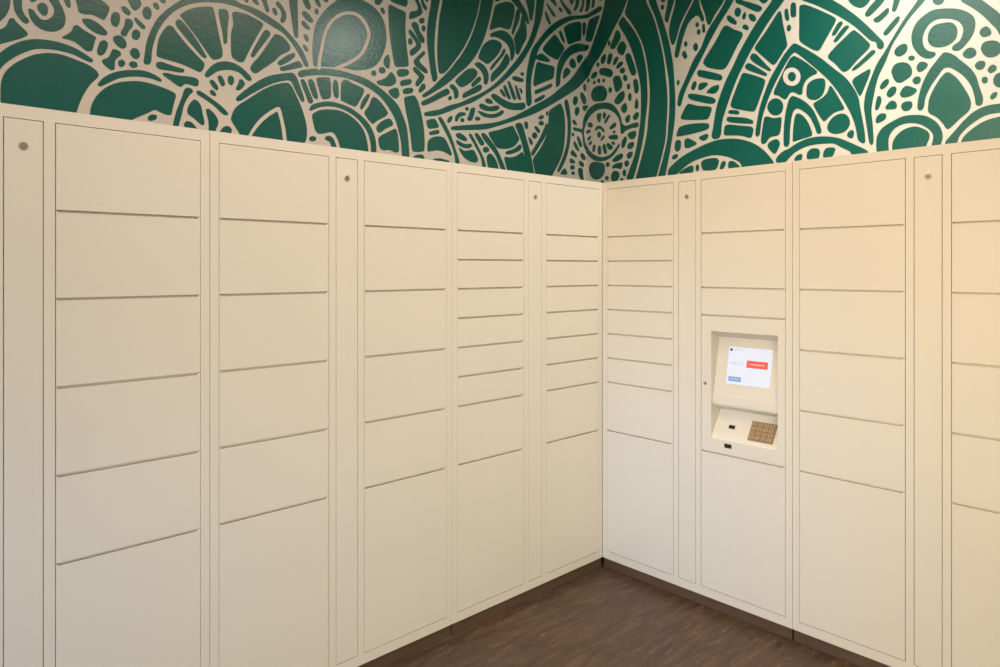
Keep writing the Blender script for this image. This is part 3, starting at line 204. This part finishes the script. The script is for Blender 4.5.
# ---------------------------------------------------------------- mural on the two walls
def smooth_outline(pts, allsmooth, corner_u, rmax=0.011):
    """round the corners a little and run a centripetal spline through the outline"""
    n = len(pts); P = [Vector(p) for p in pts]
    oncl = lambda p: abs(p.x - corner_u) < 0.0006
    Q = []
    for i in range(n):
        a, b, c = P[i-1], P[i], P[(i+1) % n]
        if oncl(b): Q.append((b, True)); continue
        d1, d2 = b - a, c - b
        if d1.length < 1e-5 or d2.length < 1e-5: continue
        ang = abs(d1.angle_signed(d2, 0))
        if ang > math.radians(52) and not allsmooth:
            r = min(rmax, 0.38 * d1.length, 0.38 * d2.length)
            p0, p1 = b - d1.normalized() * r, b + d2.normalized() * r
            Q.append((p0, False)); Q.append((0.25 * p0 + 0.5 * b + 0.25 * p1, False)); Q.append((p1, False))
        else:
            Q.append((b, False))
    out = []; m = len(Q)
    for i in range(m):
        p0, p1, p2, p3 = Q[i-1][0], Q[i][0], Q[(i+1) % m][0], Q[(i+2) % m][0]
        out.append(p1)
        L = (p2 - p1).length
        if (Q[i][1] and Q[(i+1) % m][1]) or L < 0.012: continue
        if Q[i][1]: p0 = p1 - (p2 - p1)
        if Q[(i+1) % m][1]: p3 = p2 + (p2 - p1)
        t0 = 0.0; t1 = t0 + max(1e-4, (p1-p0).length) ** 0.5
        t2 = t1 + max(1e-4, (p2-p1).length) ** 0.5; t3 = t2 + max(1e-4, (p3-p2).length) ** 0.5
        k = 3 if L < 0.05 else 5
        for s in range(1, k):
            t = t1 + (t2 - t1) * s / k
            A1 = p0 * ((t1-t)/(t1-t0)) + p1 * ((t-t0)/(t1-t0))
            A2 = p1 * ((t2-t)/(t2-t1)) + p2 * ((t-t1)/(t2-t1))
            A3 = p2 * ((t3-t)/(t3-t2)) + p3 * ((t-t2)/(t3-t2))
            B1 = A1 * ((t2-t)/(t2-t0)) + A2 * ((t-t0)/(t2-t0))
            B2 = A2 * ((t3-t)/(t3-t1)) + A3 * ((t-t1)/(t3-t1))
            out.append(B1 * ((t2-t)/(t2-t1)) + B2 * ((t-t1)/(t2-t1)))
    return out

def grow(ol, h, corner_u):
    """push an outline outwards by h, leaving points on the wall corner where they are"""
    n = len(ol)
    ol = [p for i, p in enumerate(ol) if (p - ol[i-1]).length > 1e-5]
    n = len(ol)
    if h == 0: return ol
    A = sum(ol[i-1].x * ol[i].y - ol[i].x * ol[i-1].y for i in range(n))
    sg = 1 if A > 0 else -1
    out = []
    for i, p in enumerate(ol):
        if abs(p.x - corner_u) < 0.0006: out.append(p); continue
        d = (p - ol[i-1]).normalized() + (ol[(i+1) % n] - p).normalized()
        if d.length < 1e-6: out.append(p); continue
        d.normalize(); out.append(p + Vector((d.y, -d.x)) * (h * sg))
    return out

def build_wall(name, data, umax, u_end, to_world, edge):
    """plain off-white wall with the painted mural in the same mesh; u runs along the wall from the corner"""
    bm = bmesh.new()
    def quad(pts, mi):
        f = bm.faces.new([bm.verts.new(to_world(u, z, 0.0)) for u, z in pts]); f.material_index = mi
    quad(((-DEPTH, 0), (umax, 0), (umax, CEIL), (-DEPTH, CEIL)), 0)
    for idx, item in enumerate(data.split(';')):
        head, *pp = item.split()
        lay, sm = int(head[0]), head[1] == '1'
        pts = [tuple(int(v) / 1000 for v in q.split(',')) for q in pp]
        sets = [pts]
        # the painted design goes on above the traced part: reflected about a slanting line
        up = [(u, 2 * edge(u) - z) for u, z in pts]
        if min(z - edge(u) for u, z in pts) > -1.0 and max(z for u, z in up) < CEIL - 0.01 and min(z - edge(u) for u, z in up) > -0.02:
            sets.append(up)
        # and sideways past the traced part, turned over about a vertical line
        sets += [[(2 * u_end - u, z) for u, z in q] for q in sets if max(u for u, z in q) > u_end - 1.1]
        for k, ps in enumerate(sets):
            ol = grow(smooth_outline(ps, sm, -DEPTH), max(0.0012, 0.0033 - 0.0006 * (ps[0][0] + DEPTH)) if lay == 1 else 0.0, -DEPTH)
            mi = 0 if lay == 2 else 1
            try:
                f = bm.faces.new([bm.verts.new(to_world(p.x, p.y, 0.0011 * lay + 1.2e-6 * idx + 0.00027 * k)) for p in ol])
                f.material_index = mi
            except ValueError:
                pass
    me = bpy.data.meshes.new(name); 
    # every painted face looks into the room
    bm.normal_update()
    want = to_world(0, 0, 1.0) - to_world(0, 0, 0.0)
    for f in bm.faces:
        if f.normal.dot(want) < 0: f.normal_flip()
    bmesh.ops.triangulate(bm, faces=[f for f in bm.faces if len(f.verts) > 4])
    bm.to_mesh(me); bm.free()
    me.materials.append(M_WHITEP); me.materials.append(M_GREENP)
    o = bpy.data.objects.new(name, me); C.objects.link(o); o['kind'] = 'structure'
    return o

def lin(u, u0, z0, u1, z1): return z0 + (z1 - z0) * (u - u0) / (u1 - u0)
build_wall('wall_left', MURAL_LEFT, 4.2, 2.475, lambda u, z, h: Vector((-u, DEPTH - h, z)), lambda u: EDGE_L[0] + EDGE_L[1] * u)
build_wall('wall_right', MURAL_RIGHT, 4.2, 1.63, lambda u, z, h: Vector((DEPTH - h, -u, z)), lambda u: EDGE_R[0] + EDGE_R[1] * u)

bm = bmesh.new(); add_box(bm, -4.2, DEPTH, -4.2, DEPTH, -0.05, FLOOR); struct('floor', bm, M_FLOOR)
bm = bmesh.new(); add_box(bm, -4.2, DEPTH, -4.2, DEPTH, CEIL, CEIL + 0.05); struct('ceiling', bm, M_CEIL)

# ---------------------------------------------------------------- parcel lockers
G = 0.0021              # clearance around every door
SEAM = 0.0082           # grip gap between two doors of a column

def door_bm(x0, x1, z0, z1, low, high):
    """steel door front with folded edges; the grip gap stops short of both ends (low/high: gap below/above)"""
    a, b = x0 + G, x1 - G
    zb, zt = z0 + (SEAM / 2 if low else G), z1 - (SEAM / 2 if high else G)
    ze = z1 + (SEAM / 2 - 0.0014 if high else -G)                 # closing tab at the ends of the gap
    if high:
        e0, e1 = 0.002, 0.007
        pts = [(a, zb), (b, zb), (b, ze), (b - e1, ze), (b - e1 - 0.003, zt), (a + e0 + 0.002, zt), (a + e0, ze), (a, ze)]
    else:
        pts = [(a, zb), (b, zb), (b, zt), (a, zt)]
    bm = bmesh.new()
    add_prism_xz(bm, pts, -0.0005, 0.0175, bev=0.0011)
    if high: add_box(bm, a + 0.003, b - 0.003, 0.0158, 0.0174, zt - 0.002, z1 + SEAM / 2 - 0.0022)
    return bm

STD = [D_TOP - ROW * i for i in range(6)] + [D_BOT]
FINE = [D_TOP, D_TOP - ROW] + [D_TOP - ROW - ROW / 2 * i for i in range(1, 7)] + [D_TOP - ROW * 5, D_BOT]
TERM = [D_TOP, D_TOP - ROW, D_TOP - 2 * ROW, D_TOP - 2.5 * ROW, D_TOP - 5 * ROW, D_BOT]

def lock_bm(x, z, r):
    bm = bmesh.new()
    add_cyl(bm, (x, 0.004, z), (0, -1, 0), r, r, 0.0055, mi=0)
    add_cyl(bm, (x, -0.0015, z), (0, -1, 0), r, r * 0.86, 0.0015, mi=0)
    add_cyl(bm, (x, -0.003, z), (0, -1, 0), r * 0.60, r * 0.56, 0.0006, mi=1)
    add_cyl(bm, (x, -0.0036, z), (0, -1, 0), r * 0.34, r * 0.30, 0.0010, mi=0, n=14)
    add_box(bm, x - r * 0.05, x + r * 0.05, -0.0050, -0.0045, z - r * 0.24, z + r * 0.24, mi=1)
    return bm

def frame_bm(x_split, rows_a, rows_b, niche=None):
    """open-fronted steel carcass: boards, face frame, and a shelf edge behind every grip gap"""
    bm = bmesh.new()
    a, b = 0.0008, W - 0.0008
    dp = DEPTH - 0.012
    add_box(bm, a, a + MARG, 0.0, 0.02, BASE, TOP, bev=0.0008)            # outer stiles
    add_box(bm, b - MARG, b, 0.0, 0.02, BASE, TOP, bev=0.0008)
    x = x_split
    stiles = [(x[1], x[2]), (x[3], x[4])]
    for s0, s1 in stiles: add_box(bm, s0, s1, 0.0, 0.02, D_BOT, D_TOP)
    add_box(bm, a + MARG, b - MARG, 0.0, 0.02, D_TOP, TOP)                # head and foot rails
    add_box(bm, a + MARG, b - MARG, 0.0, 0.02, BASE, D_BOT)
    add_box(bm, a, a + 0.002, 0.02, dp, BASE, TOP)                        # sides, back, top, bottom
    add_box(bm, b - 0.002, b, 0.02, dp, BASE, TOP)
    add_box(bm, a, b, dp - 0.002, dp, BASE, TOP)
    add_box(bm, a, b, 0.02, dp, TOP - 0.002, TOP)
    add_box(bm, a, b, 0.02, dp, BASE, BASE + 0.002)
    for (s0, s1), rows in (((x[0], x[1]), rows_a), ((x[4], x[5]), rows_b)):
        for z in rows[1:-1]:
            add_box(bm, s0 + 0.001, s1 - 0.001, 0.0185, 0.06, z - 0.018, z + 0.014)
        add_box(bm, s0 - 0.006, s0 + 0.006, 0.0182, 0.03, D_BOT - 0.006, D_TOP + 0.006)
        add_box(bm, s1 - 0.006, s1 + 0.006, 0.0182, 0.03, D_BOT - 0.006, D_TOP + 0.006)
        add_box(bm, s0, s1, 0.0182, 0.03, D_TOP - 0.006, D_TOP + 0.006)
        add_box(bm, s0, s1, 0.0182, 0.03, D_BOT - 0.006, D_BOT + 0.006)
    add_box(bm, x[2] - 0.004, x[3] + 0.004, 0.0182, 0.03, D_BOT - 0.006, D_TOP + 0.006)
    return bm

def make_locker(label, rows_a, rows_b, loc, rotz, term_col=None, skip=()):
    """local frame: x from the left edge of the module, front at y = 0, y going back"""
    t = bpy.data.objects.new('parcel_locker', None); C.objects.link(t)
    t.empty_display_size = 0.2
    t['label'] = label; t['category'] = 'locker'; t['group'] = 'parcel locker cabinets along the walls'
    x = [MARG, MARG + DOORW, MARG + DOORW + MULL, MARG + DOORW + MULL + PANW, MARG + DOORW + 2*MULL + PANW, MARG + 2*DOORW + 2*MULL + PANW]
    obj('cabinet_frame', frame_bm(x, rows_a, rows_b), M_LOCK, t)
    bm = bmesh.new()
    add_box(bm, 0.0035, W - 0.0035, 0.005, DEPTH - 0.03, FLOOR, BASE, bev=0.001)
    obj('plinth', bm, M_PLINTH, t)
    for ci, (rows, x0, x1) in enumerate(((rows_a, x[0], x[1]), (rows_b, x[4], x[5]))):
        for k in range(len(rows) - 1):
            if term_col == ci and k == 3: continue
            o = obj('locker_door', door_bm(x0, x1, rows[k+1], rows[k], k < len(rows) - 2, k > 0), M_LOCK, t)
            if term_col == ci and k == 2: o['label'] = 'low door just above the control panel'
            elif k == len(rows) - 2: o['label'] = 'tall bottom door'
    bm = bmesh.new()
    add_prism_xz(bm, [(x[2]+G, D_BOT+G), (x[3]-G, D_BOT+G), (x[3]-G, D_TOP-G), (x[2]+G, D_TOP-G)], -0.0005, 0.017, bev=0.001)
    sp = obj('service_panel', bm, M_LOCK, t); sp['label'] = 'narrow full-height panel between the two door columns'
    lk = obj('lock', lock_bm((x[2] + x[3]) / 2, 1.889, 0.0115), [M_METAL, M_LOCKRING], sp); lk['label'] = 'small round metal lock'
    if term_col is not None:
        make_terminal(t, x[4] if term_col else x[0])
    t.location = (loc[0], loc[1], 0); t.rotation_euler = (0, 0, rotz)
    return t

def make_terminal(t, xo):
    """built-in control panel; local x runs to the photo's right, xo = left edge of its column"""
    x0, x1 = xo + G, xo + DOORW - G
    z0, z1 = D_TOP - 5 * ROW + SEAM / 2, D_TOP - 2.5 * ROW - SEAM / 2
    h0, h1 = xo + 0.0525, xo + 0.3635           # opening
    hz0, hz1 = 0.7915, 1.2725
    prof = [(0.0, hz1), (0.070, 1.243), (0.0185, 0.992), (0.0150, 0.984), (0.0125, 0.950), (0.0150, 0.940), (0.0215, 0.936), (0.078, 0.912), (0.0, hz0)]
    bm = bmesh.new()
    F = -0.0005
    def v(x, d, z): return bm.verts.new((x, d, z))
    o = [v(x0, F, z0), v(x1, F, z0), v(x1, F, z1), v(x0, F, z1)]
    i = [v(h0, F, hz0), v(h1, F, hz0), v(h1, F, hz1), v(h0, F, hz1)]
    for k in range(4): bm.faces.new((o[k], o[(k+1) % 4], i[(k+1) % 4], i[k]))
    bk = [v(x0, 0.0175, z0), v(x1, 0.0175, z0), v(x1, 0.0175, z1), v(x0, 0.0175, z1)]
    for k in range(4): bm.faces.new((o[k], bk[k], bk[(k+1) % 4], o[(k+1) % 4]))
    Lp = [v(h0, d + (F if d == 0 else 0), z) for d, z in prof]; Rp = [v(h1, d + (F if d == 0 else 0), z) for d, z in prof]
    for k in range(len(prof) - 1): bm.faces.new((Lp[k], Lp[k+1], Rp[k+1], Rp[k]))
    # cheeks of the niche, split at the lip so that each face is simple
    for Q, h in ((Lp, h0), (Rp, h1)):
        c = v(h, F, prof[4][1])
        bm.faces.new((Q[0], Q[1], Q[2], Q[3], Q[4], c))
        bm.faces.new((c, Q[4], Q[5], Q[6], Q[7], Q[8]))
    bmesh.ops.remove_doubles(bm, verts=bm.verts, dist=0.00005)
    es = [e for e in bm.edges if len(e.link_faces) == 2 and abs(e.calc_face_angle(0)) > 0.3]
    bmesh.ops.bevel(bm, geom=es, offset=0.0016, segments=2, affect='EDGES', profile=0.5)
    cp = obj('control_panel', bm, M_LOCK, t); cp['label'] = 'cream panel with a sunken screen and keypad niche'
    # frame of the slanted screen face: origin at its top, s down the slope, n out of it
    def slope(P, Q):
        o_ = Vector((0, P[0], P[1])); s = Vector((0, Q[0] - P[0], Q[1] - P[1])).normalized()
        n = Vector((0, s.z, -s.y));  n = n if n.y < 0 else -n
        return o_, s, n
    def plate(bm, o_, s, n, xa, xb, sa, sb, ha, hb, mi=0, bev=0.0):
        c = [o_ + s * q + n * h for q, h in ((sa, ha), (sb, ha), (sb, hb), (sa, hb))]
        vs = [bm.verts.new((xx, p.y, p.z)) for xx in (xa, xb) for p in c]
        fs = [bm.faces.new([vs[j] for j in q]) for q in ((0,1,2,3),(7,6,5,4),(0,4,5,1),(1,5,6,2),(2,6,7,3),(3,7,4,0))]
        for f in fs: f.material_index = mi
    o_, s, n = slope(prof[1], prof[2])
    sx0, sx1 = xo + 0.1085, xo + 0.3145
    s0, s1 = 0.0405, 0.2070
    bm = bmesh.new()
    plate(bm, o_, s, n, sx0, sx1, s0, s1, 0.0004, 0.0016, 0)
    w, h = sx1 - sx0, s1 - s0
    def mark(a, b, c, d, mi, hh): plate(bm, o_, s, n, sx0 + a*w, sx0 + b*w, s0 + c*h, s0 + d*h, 0.0014, hh, mi)
    mark(0.44, 0.915, 0.335, 0.525, 1, 0.0020)           # red button with a pale line of lettering
    mark(0.51, 0.85, 0.415, 0.445, 4, 0.0023)
    mark(0.055, 0.345, 0.80, 0.925, 2, 0.0020)           # blue button
    mark(0.085, 0.315, 0.85, 0.87, 3, 0.0023)
    mark(0.03, 0.085, 0.05, 0.115, 5, 0.0020)            # small dark mark and its line of text
    mark(0.105, 0.36, 0.062, 0.082, 3, 0.0020)
    mark(0.09, 0.36, 0.395, 0.415, 3, 0.0020)
    mark(0.09, 0.36, 0.455, 0.475, 3, 0.0020)
    mark(0.05, 0.20, 0.425, 0.445, 3, 0.0020)
    sc = obj('screen', bm, [M_SCR, M_SCR_RED, M_SCR_BLUE, M_SCR_GREY, M_SCR_PINK, M_SCR_DARK], cp)
    sc['label'] = 'lit white touch screen with a red button and a blue button'
    bm = bmesh.new()                                      # thin bezel round the screen
    bz = 0.0022
    for a, b, c, d in ((sx0-bz, sx1+bz, s0-bz, s0), (sx0-bz, sx1+bz, s1, s1+bz), (sx0-bz, sx0, s0, s1), (sx1, sx1+bz, s0, s1)):
        plate(bm, o_, s, n, a, b, c, d, 0.0002, 0.0019)
    obj('screen_bezel', bm, M_LOCK, cp)
    # keypad on the sloping deck
    o_, s, n = slope(prof[7], prof[8])
    bm = bmesh.new()
    kx0, kx1 = xo + 0.2225, xo + 0.3355
    ks0, ks1 = 0.034, 0.1235
    plate(bm, o_, s, n, kx0, kx1, ks0, ks1, 0.0005, 0.004, 0)
    nx, ny = 4, 4
    cw, ch = (kx1 - kx0 - 0.008) / nx, (ks1 - ks0 - 0.008) / ny
    for r in range(ny):
        for c in range(nx):
            a = kx0 + 0.004 + c * cw; b = ks0 + 0.004 + r * ch
            plate(bm, o_, s, n, a + 0.0028, a + cw - 0.0028, b + 0.0026, b + ch - 0.0026, 0.004, 0.0085, 1)
            plate(bm, o_, s, n, a + cw * 0.42, a + cw * 0.58, b + ch * 0.36, b + ch * 0.64, 0.0085, 0.0087, 2)
    kp = obj('keypad', bm, [M_KEYPLATE, M_KEY, M_KEYMARK], cp); kp['label'] = 'bronze-coloured metal keypad with rows of square keys'
    bm = bmesh.new()
    plate(bm, o_, s, n, xo + 0.1215, xo + 0.1495, 0.070, 0.0865, 0.0002, 0.003, 0)
    plate(bm, o_, s, n, xo + 0.125, xo + 0.146, 0.0725, 0.084, 0.003, 0.0033, 1)
    q = obj('reader_window', bm, [M_DARKMETAL, M_BLACK], cp); q['label'] = 'small black window on the sloping shelf'
    bm = bmesh.new()
    add_box(bm, xo + 0.1190, xo + 0.1525, -0.003, 0.003, 0.7592, 0.7772, 0)
    add_box(bm, xo + 0.123, xo + 0.1485, -0.0034, -0.003, 0.7622, 0.7742, 1)
    q = obj('reader_window', bm, [M_DARKMETAL, M_BLACK], cp); q['label'] = 'small black window on the lower rim'
    lk = obj('lock', lock_bm(xo + 0.0222, 1.034, 0.0085), [M_METAL, M_LOCKRING], cp); lk['label'] = 'small round metal lock beside the niche'

# left run: module i occupies x from -(i+1)W to -iW; local x -> world x
make_locker('cream parcel locker left of the room corner, with two columns of many low doors', FINE, FINE, (-W, 0, 0), 0)
make_locker('cream parcel locker in the middle of the left wall, large doors in both columns', STD, STD, (-2*W, 0, 0), 0)
make_locker('cream parcel locker at the far left edge, cut off by the photo', STD, STD, (-3*W, 0, 0), 0)
# right run: local x -> world -y
make_locker('cream parcel locker with the screen and keypad, right of the corner', FINE, TERM, (0, 0, 0), -math.pi/2, term_col=1)
make_locker('cream parcel locker at the far right edge, beside the one with the screen', STD, STD, (0, -W, 0), -math.pi/2)

# ---------------------------------------------------------------- light
def area(name, loc, size, power, col, rot=(0, 0, 0), shape='DISK', spread=None):
    l = bpy.data.lights.new(name, 'AREA'); l.shape = shape; l.energy = power; l.color = col
    if shape == 'RECTANGLE': l.size, l.size_y = size
    else: l.size = size
    if spread: l.spread = math.radians(spread)
    o = bpy.data.objects.new(name, l); C.objects.link(o); o.location = loc; o.rotation_euler = rot
    return o
LIGHTS()
w = bpy.data.worlds.new('room_world'); S.world = w; w.use_nodes = True
w.node_tree.nodes['Background'].inputs['Color'].default_value = (*WORLD_COL, 1)
w.node_tree.nodes['Background'].inputs['Strength'].default_value = WORLD_STR

# ---------------------------------------------------------------- camera
cd = bpy.data.cameras.new('camera'); cam = bpy.data.objects.new('camera', cd); C.objects.link(cam)
cd.sensor_width = 36; cd.lens = 36 * 701.3 / 1000
cd.shift_x = -0.0065
cd.shift_y = -0.0650
cd.clip_start = 0.02
cam.location = CAM
cam.rotation_euler = (math.radians(90), 0, -0.75786)
S.camera = cam
S.view_settings.view_transform = 'Standard'
S.view_settings.look = 'None'
S.view_settings.exposure = 0.0
